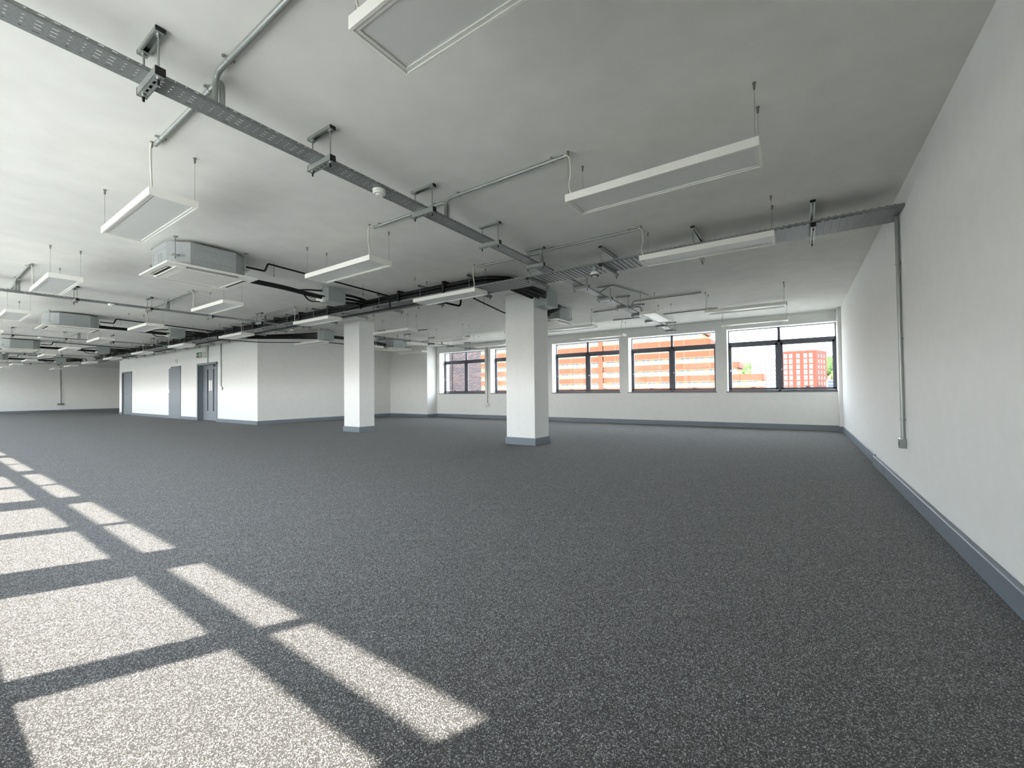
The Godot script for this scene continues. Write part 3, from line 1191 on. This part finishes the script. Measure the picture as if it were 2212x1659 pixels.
	s = surf()
	cbox(s, V(-11.28, 2.50, -6.98), V(-10.93, 2.77, -6.68), 0.004)
	obj("case", s, "box_grey", b3)
	for zz in [-6.72, -6.94]:
		s = surf()
		tube(s, [V(-11.1, 2.70, zz), V(-11.1, CEIL, zz)], 0.004, 6)
		obj("hanger_rod", s, "galvanised", b3)
	var p3 := thing("branch_pipes", "black insulated pipes from the cross tray past the far column to the corner cassette", "pipes")
	for q in 3:
		s = surf()
		tube(s, bend([V(-13.35 + 0.1 * q, 2.66 - 0.03 * q, -4.95), V(-13.25 + 0.1 * q, 2.66 - 0.03 * q, -5.6), V(-11.28, 2.70 - 0.06 * q, -6.74 - 0.06 * q)], 0.3, 4), 0.028, 8)
		obj("pipe", s, "rubber_black", p3)
	s = surf()
	tube(s, bend([V(-11.0, 2.60, -6.98), V(-11.0, 2.60, -7.9), V(-11.45, 2.60, -9.18)], 0.3, 4), 0.045, 8)
	obj("pipe", s, "rubber_black", p3)
	s = surf()
	tube(s, bend([V(-12.9, 2.48, -4.95), V(-12.85, 2.48, -5.8), V(-11.5, 2.50, -7.2), V(-11.8, 2.52, -9.18)], 0.3, 4), 0.012, 6)
	obj("cable", s, "rubber_black", p3)

# ------------------------------------------------------------------ ceiling cassettes
func make_cassette() -> Node3D:
	# origin on the ceiling above its centre
	var t := Node3D.new()
	var h := 0.415
	var c := 0.175
	var y0 := 2.505 - CEIL
	var y1 := 2.78 - CEIL
	var poly := PackedVector2Array([Vector2(-h + c, -h), Vector2(h - c, -h), Vector2(h, -h + c), Vector2(h, h - c), Vector2(h - c, h), Vector2(-h + c, h), Vector2(-h, h - c), Vector2(-h, -h + c)])
	var s := surf()
	prism(s, poly, y0, y1)
	var body := obj("body", s, "zinc_body", t)
	# pressed ribs on the four long faces
	for f in 4:
		var rot := Basis(Vector3.UP, f * PI / 2)
		s = surf()
		var list := [[-0.20, 0.20, y0 + 0.205, y0 + 0.212], [-0.20, 0.20, y0 + 0.075, y0 + 0.082], [-0.20, -0.193, y0 + 0.075, y0 + 0.212], [-0.02, 0.075, y0 + 0.165, y0 + 0.172], [-0.02, 0.075, y0 + 0.05, y0 + 0.057], [-0.02, -0.013, y0 + 0.05, y0 + 0.172], [0.068, 0.075, y0 + 0.05, y0 + 0.172]]
		for q in list:
			cbox(s, V(q[0], q[2], h), V(q[1], q[3], h + 0.004), 0.0015)
		var o := obj("pressed_ribs", s, "zinc_body", body)
		o.basis = rot
	for f in 4:
		var rot2 := Basis(Vector3.UP, f * PI / 2)
		var d := rot2 * V(h - c / 2 + 0.045, 0, h - c / 2 + 0.045)
		s = surf()
		cbox(s, d + V(-0.035, y0 + 0.095, -0.035), d + V(0.035, y0 + 0.105, 0.035), 0.002)
		obj("hanger_bracket", s, "galvanised", t)
		s = surf()
		tube(s, [V(d.x, y0 + 0.065, d.z), V(d.x, 0, d.z)], 0.005, 6)
		lathe(s, V(d.x, y0 + 0.072, d.z), [[0.0, -0.012], [0.009, -0.012], [0.009, 0.012]], 6)
		var rd := obj("hanger_rod", s, "galvanised", t)
		s = surf()
		cbox(s, V(d.x - 0.03, -0.006, d.z - 0.02), V(d.x + 0.03, 0.0, d.z + 0.02), 0.002)
		obj("ceiling_bracket", s, "galvanised", rd)
	# decorative panel below with four outlet slots and the intake grille
	var p := 0.485
	var yp := 2.475 - CEIL
	s = surf()
	cbox(s, V(-p, yp + 0.006, -p), V(p, y0 - 0.004, p), 0.006)
	var panel := obj("panel", s, "white_powder", t)
	s = surf()
	for q in [[-0.36, 0.36, 0.345, 0.37], [-0.36, 0.36, -0.37, -0.345]]:
		cbox(s, V(q[0], yp - 0.006, q[2]), V(q[1], yp + 0.008, q[3]), 0.004)
		cbox(s, V(q[2], yp - 0.006, q[0]), V(q[3], yp + 0.008, q[1]), 0.004)
	obj("raised_rim", s, "white_powder", panel)
	for f in 4:
		var rot3 := Basis(Vector3.UP, f * PI / 2)
		s = surf()
		box(s, V(-0.27, yp + 0.001, 0.375), V(0.27, yp + 0.0065, 0.425))
		var slot := obj("outlet_slot", s, "louvre_dark", panel)
		slot.basis = rot3
		s = surf()
		cbox(s, V(-0.265, yp - 0.002, 0.408), V(0.265, yp + 0.002, 0.42), 0.0008)
		obj("louvre", s, "white_powder", slot)
	s = surf()
	box(s, V(-0.335, yp - 0.001, -0.335), V(0.335, yp + 0.007, 0.335))
	var gr := obj("grille", s, "white_powder", panel)
	s = surf()
	box(s, V(-0.27, yp - 0.0016, -0.27), V(0.27, yp - 0.0012, 0.27))
	obj("filter", s, "louvre_dark", gr)
	s = surf()
	cbox(s, V(-0.0075, yp - 0.0045, -0.275), V(0.0075, yp - 0.0015, 0.275), 0.001)
	var slat: Mesh = s.commit()
	for k in 23:
		shared("slat", slat, "white_powder", gr, V(-0.264 + 0.024 * k, 0, 0))
	return t

func build_cassettes() -> void:
	var proto := make_cassette()
	var list := []
	for k in 4:
		list.append([V(-6.26 - 7.2 * k, CEIL, -2.14), "boxy ceiling air conditioner cassette, %s from plain wall in the sunlit-side row" % ORD[k]])
	list.append([V(-4.57, CEIL, -8.12), "boxy ceiling air conditioner cassette peeking out behind the near column"])
	list.append([V(-11.68, CEIL, -9.62), "boxy ceiling air conditioner cassette near the boxed-out corner wall"])
	for a in list:
		var o: Node3D = proto.duplicate()
		place(o, "air_conditioner", self)
		o.position = a[0]
		tag(o, a[1], "air conditioner", "ceiling air conditioner cassettes")
	proto.free()

# ------------------------------------------------------------------ conduits
func conduit(label: String, pts: Array, saddles: Array, r := 0.0145, br := 0.09, group := "") -> Node3D:
	var t := thing("conduit", label, "conduit", Vector3.ZERO, group)
	var s := surf()
	tube(s, bend(pts, br, 6), r, 10)
	obj("tube", s, "galvanised", t)
	for q in saddles:
		# spacer-bar saddle round the tube: q = [point, direction of the tube, direction away from the surface]
		var p: Vector3 = q[0]
		var d: Vector3 = q[1].normalized()
		var n: Vector3 = q[2].normalized()
		var w := d.cross(n)
		s = surf()
		tube(s, [p - d * 0.009, p + d * 0.009], r + 0.003, 10)
		for e in [-1.0, 1.0]:
			tube(s, [p + w * e * (r + 0.010) - n * r, p + w * e * (r + 0.010) - n * (r - 0.009)], 0.009, 8)
		obj("saddle", s, "galvanised", t)
	return t

func build_conduits() -> void:
	var yc := CEIL - 0.02
	var rows := [[-0.985, "closest to the sunlit strip"], [-2.87, "in the second row"], [-4.66, "along the cross tray"]]
	for k in 5:
		for r in rows:
			var z: float = r[0]
			var xt := tray_x(z, k) + 0.055
			for e in [-1.0, 1.0]:
				var zz: float = z - (0.035 if e < 0 else 0.0)
				var xe: float = -7.24 * k + (-1.44 if e > 0 else -3.80)
				conduit("conduit from %s narrow tray to light %s, %s" % [ORD[k], "towards plain wall" if e > 0 else "away from plain wall", r[1]],
					[V(xt, TY + 0.01, zz), V(xt, yc, zz), V(xe, yc, zz)],
					[[V(xt + e * 0.17, yc, zz), Vector3.RIGHT, Vector3.DOWN], [V(xe - e * 0.12, yc, zz), Vector3.RIGHT, Vector3.DOWN]], 0.0145, 0.12)
	# beyond the cross tray
	var xt0 := tray_x(-8.4, 0) + 0.05
	conduit("galvanised conduit curving off the tray towards the plain wall, one row back from the windows", [V(xt0, TY + 0.01, -8.40), V(xt0, yc, -8.40), V(-1.48, yc, -8.42)], [[V(-2.4, yc, -8.40), Vector3.RIGHT, Vector3.DOWN], [V(-1.62, yc, -8.42), Vector3.RIGHT, Vector3.DOWN]], 0.0145, 0.14)
	conduit("galvanised conduit running from the window tray to the light behind the near column", [V(xt0, TY + 0.01, -9.0), V(xt0, yc, -9.0), V(-3.9, yc, -9.02)], [[V(-3.05, yc, -9.0), Vector3.RIGHT, Vector3.DOWN], [V(-3.75, yc, -9.02), Vector3.RIGHT, Vector3.DOWN]], 0.0145, 0.14)
	conduit("galvanised conduit towards the plain wall in the row nearest the windows", [V(xt0, TY + 0.01, -10.30), V(xt0, yc, -10.30), V(-1.47, yc, -10.26)], [[V(-2.3, yc, -10.28), Vector3.RIGHT, Vector3.DOWN], [V(-1.6, yc, -10.26), Vector3.RIGHT, Vector3.DOWN]], 0.0145, 0.14)
	conduit("galvanised conduit to the light over the corner-pier window", [V(xt0, TY + 0.01, -10.38), V(xt0, yc, -10.38), V(-3.93, yc, -10.37)], [[V(-3.05, yc, -10.38), Vector3.RIGHT, Vector3.DOWN], [V(-3.78, yc, -10.37), Vector3.RIGHT, Vector3.DOWN]], 0.0145, 0.14)
	conduit("galvanised conduit slanting off the tray to the crosswise light", [V(-2.76, TY + 0.01, -6.62), V(-2.62, yc, -6.88), V(-2.35, yc, -8.05)], [[V(-2.42, yc, -7.75), V(0.23, 0, -1), Vector3.DOWN]], 0.0145, 0.12)
	var xt1 := tray_x(-9.5, 1) + 0.05
	conduit("galvanised conduit from the pale tray to the light second from the windows", [V(xt1, TY + 0.01, -8.55), V(xt1, yc, -8.55), V(-8.80, yc, -8.55)], [[V(-8.95, yc, -8.55), Vector3.RIGHT, Vector3.DOWN]], 0.0145, 0.14)
	conduit("galvanised conduit from the pale tray to the light over the half-hidden window", [V(xt1, TY + 0.01, -10.45), V(xt1, yc, -10.45), V(-8.80, yc, -10.45)], [[V(-8.95, yc, -10.45), Vector3.RIGHT, Vector3.DOWN]], 0.0145, 0.14)
	conduit("galvanised conduit from the pale tray towards the boxed-out corner", [V(xt1, TY + 0.01, -10.50), V(xt1, yc, -10.50), V(-11.05, yc, -10.50)], [[V(-10.9, yc, -10.50), Vector3.RIGHT, Vector3.DOWN]], 0.0145, 0.14)
	# wall drops
	var n := Vector3.LEFT
	var c := conduit("galvanised conduit drop down the plain side wall to a socket", [V(XR - 0.02, 2.60, -5.27), V(XR - 0.02, 0.52, -5.22)], [[V(XR - 0.02, 2.15, -5.26), Vector3.UP, n], [V(XR - 0.02, 1.45, -5.245), Vector3.UP, n], [V(XR - 0.02, 0.70, -5.225), Vector3.UP, n]], 0.0165)
	socket(c, V(XR, 0.48, -5.24), Basis(Vector3.UP, -PI / 2), 0.09, 0.085)
	c = conduit("galvanised conduit drop between the brick-view window and its neighbour, with a double socket", [V(-10.5, 2.64, ZW + 0.02), V(-9.50, 2.64, ZW + 0.02), V(-9.495, 0.55, ZW + 0.02)], [[V(-9.50, 2.30, ZW + 0.02), Vector3.UP, Vector3.BACK], [V(-9.495, 0.80, ZW + 0.02), Vector3.UP, Vector3.BACK]], 0.0145, 0.05)
	socket(c, V(-9.495, 0.51, ZW), Basis.IDENTITY, 0.15, 0.085)
	c = conduit("galvanised conduit drop beside the glass-slot door ending in a switch box", [V(-16.97, 2.80, -6.43), V(-16.96, 1.25, -6.43)], [[V(-16.97, 2.2, -6.43), Vector3.UP, Vector3.BACK], [V(-16.96, 1.45, -6.43), Vector3.UP, Vector3.BACK]], 0.022)
	socket(c, V(-16.95, 1.20, -6.45), Basis.IDENTITY, 0.2, 0.11)
	conduit("short galvanised conduit dropping to the head of the glass-slot door", [V(-18.10, 2.80, -6.43), V(-18.10, 2.17, -6.43)], [[V(-18.10, 2.4, -6.43), Vector3.UP, Vector3.BACK]], 0.022)
	c = conduit("galvanised conduit drop on the distant end wall with a double socket", [V(XF + 0.025, 2.80, -5.60), V(XF + 0.025, 0.52, -5.62)], [[V(XF + 0.025, 1.6, -5.61), Vector3.UP, Vector3.RIGHT]], 0.022)
	socket(c, V(XF, 0.47, -5.62), Basis(Vector3.UP, PI / 2), 0.3, 0.10)

func socket(t: Node3D, at: Vector3, b: Basis, w: float, h: float) -> void:
	var s := surf()
	cbox(s, V(-w / 2, -h / 2, 0), V(w / 2, h / 2, 0.042), 0.004)
	var o := obj("socket_box", s, "galvanised", t)
	o.position = at
	o.basis = b
	s = surf()
	cbox(s, V(-w / 2 - 0.002, -h / 2 - 0.002, 0.042), V(w / 2 + 0.002, h / 2 + 0.002, 0.047), 0.002)
	obj("face_plate", s, "steel_bright", o)
	s = surf()
	for e in [-1.0, 1.0] if w > 0.1 else [0.0]:
		box(s, V(e * w / 4 - 0.014, -0.016, 0.047), V(e * w / 4 + 0.014, 0.014, 0.0475))
	obj("outlet", s, "cap_black", o)

# ------------------------------------------------------------------ detectors, sign and other small things
func detector(at: Vector3, label: String, on_stem: bool) -> void:
	var t := thing("smoke_detector", label, "smoke detector", at, "smoke detectors on the trays")
	var s := surf()
	if on_stem:
		lathe(s, Vector3.ZERO, [[0.0, -0.07], [0.032, -0.07], [0.032, -0.02], [0.026, 0.0]], 16)
		obj("stem", s, "box_grey", t)
		s = surf()
		lathe(s, V(0, -0.07, 0), [[0.0, -0.062], [0.028, -0.06], [0.034, -0.05], [0.05, -0.046], [0.054, -0.02], [0.05, -0.004], [0.0, 0.0]], 20)
		obj("head", s, "plastic_white", t)
		for y in [-0.112, -0.102]:
			s = surf()
			lathe(s, V(0, y - 0.01, 0), [[0.0, -0.003], [0.052, -0.003], [0.052, 0.003], [0.0, 0.003]], 20)
			obj("vent_slot", s, "louvre_dark", t)
	else:
		lathe(s, Vector3.ZERO, [[0.0, -0.012], [0.048, -0.012], [0.052, 0.0], [0.0, 0.0]], 24)
		obj("base", s, "plastic_white", t)
		s = surf()
		lathe(s, V(0, -0.012, 0), [[0.0, -0.032], [0.022, -0.032], [0.026, -0.024], [0.046, -0.022], [0.05, -0.012], [0.05, 0.0]], 24)
		obj("head", s, "plastic_white", t)

func build_small_things() -> void:
	detector(V(tray_x(-2.15, 0) + 0.005, TY, -2.15), "round white smoke detector under the first narrow tray", false)
	detector(V(tray_x(-2.10, 1), TY, -2.10), "round white smoke detector under the second narrow tray", false)
	for k in [2, 3]:
		detector(V(tray_x(-2.15, k), TY, -2.15), "round white smoke detector under the %s narrow tray" % ORD[k], false)
	detector(V(-2.10, 2.56, -4.93), "white smoke detector on a dark stem under the ribbed cross tray", true)
	detector(V(-10.0, 2.60, -5.3), "white smoke detector on a dark stem under the black pipes near the far column", true)
	# exit sign: white box, green face with a running figure and an arrow
	var t := thing("exit_sign", "small green running-man exit sign above the glass-slot door", "sign", V(-18.52, 2.47, -6.30))
	var s := surf()
	cbox(s, V(-0.25, -0.11, -0.15), V(0.25, 0.35, -0.11), 0.004)
	obj("back_plate", s, "plastic_white", t)
	s = surf()
	cbox(s, V(-0.24, -0.10, -0.11), V(0.24, 0.11, 0.0), 0.004)
	obj("housing", s, "plastic_white", t)
	s = surf()
	box(s, V(-0.23, -0.095, 0.0), V(0.23, 0.095, 0.003))
	var face := obj("green_face", s, "sign_green", t)
	s = surf()
	# doorway and arrow
	box(s, V(0.06, -0.075, 0.003), V(0.15, 0.075, 0.0045))
	box(s, V(-0.20, -0.012, 0.003), V(-0.12, 0.012, 0.0045))
	tri(s, V(-0.215, 0, 0.0045), V(-0.15, -0.04, 0.0045), V(-0.15, 0.04, 0.0045), Vector3.BACK)
	obj("doorway_mark", s, "plastic_white", face)
	s = surf()
	# running figure
	for seg in [[V(0.0, 0.035, 0), V(-0.03, -0.015, 0), 0.014], [V(-0.03, -0.015, 0), V(0.005, -0.045, 0), 0.009], [V(0.005, -0.045, 0), V(-0.01, -0.08, 0), 0.008], [V(-0.03, -0.015, 0), V(-0.06, -0.04, 0), 0.009], [V(-0.06, -0.04, 0), V(-0.09, -0.04, 0), 0.008], [V(0.0, 0.03, 0), V(0.03, 0.005, 0), 0.007], [V(0.0, 0.03, 0), V(-0.045, 0.025, 0), 0.007]]:
		tube(s, [seg[0] + V(0, 0, 0.003), seg[1] + V(0, 0, 0.003)], seg[2] * 0.9, 6)
	lathe(s, V(0.018, 0.052, 0.003), [[0.0, -0.014], [0.012, -0.008], [0.012, 0.008], [0.0, 0.014]], 10)
	obj("running_figure", s, "plastic_white", face)
	# round sounder over the ajar door
	t = thing("wall_sounder", "small round white sounder on the wall above the ajar door", "alarm sounder", V(-21.24, 2.38, -6.45))
	s = surf()
	lathe(s, Vector3.ZERO, [[0.085, 0.0], [0.085, 0.03], [0.06, 0.055], [0.0, 0.06]], 20)
	var o := obj("dome", s, "plastic_white", t)
	o.rotation.x = PI / 2
	s = surf()
	lathe(s, V(0, 0.058, 0), [[0.03, 0.0], [0.03, 0.008], [0.0, 0.01]], 12)
	var gl := obj("speaker", s, "diffuser", o)
	# speck of lint on the carpet is too small to build; double tube next to the side wall drop
	conduit("second thinner conduit tight beside the drop on the plain side wall", [V(XR - 0.012, 2.60, -5.31), V(XR - 0.012, 2.05, -5.31)], [], 0.010)
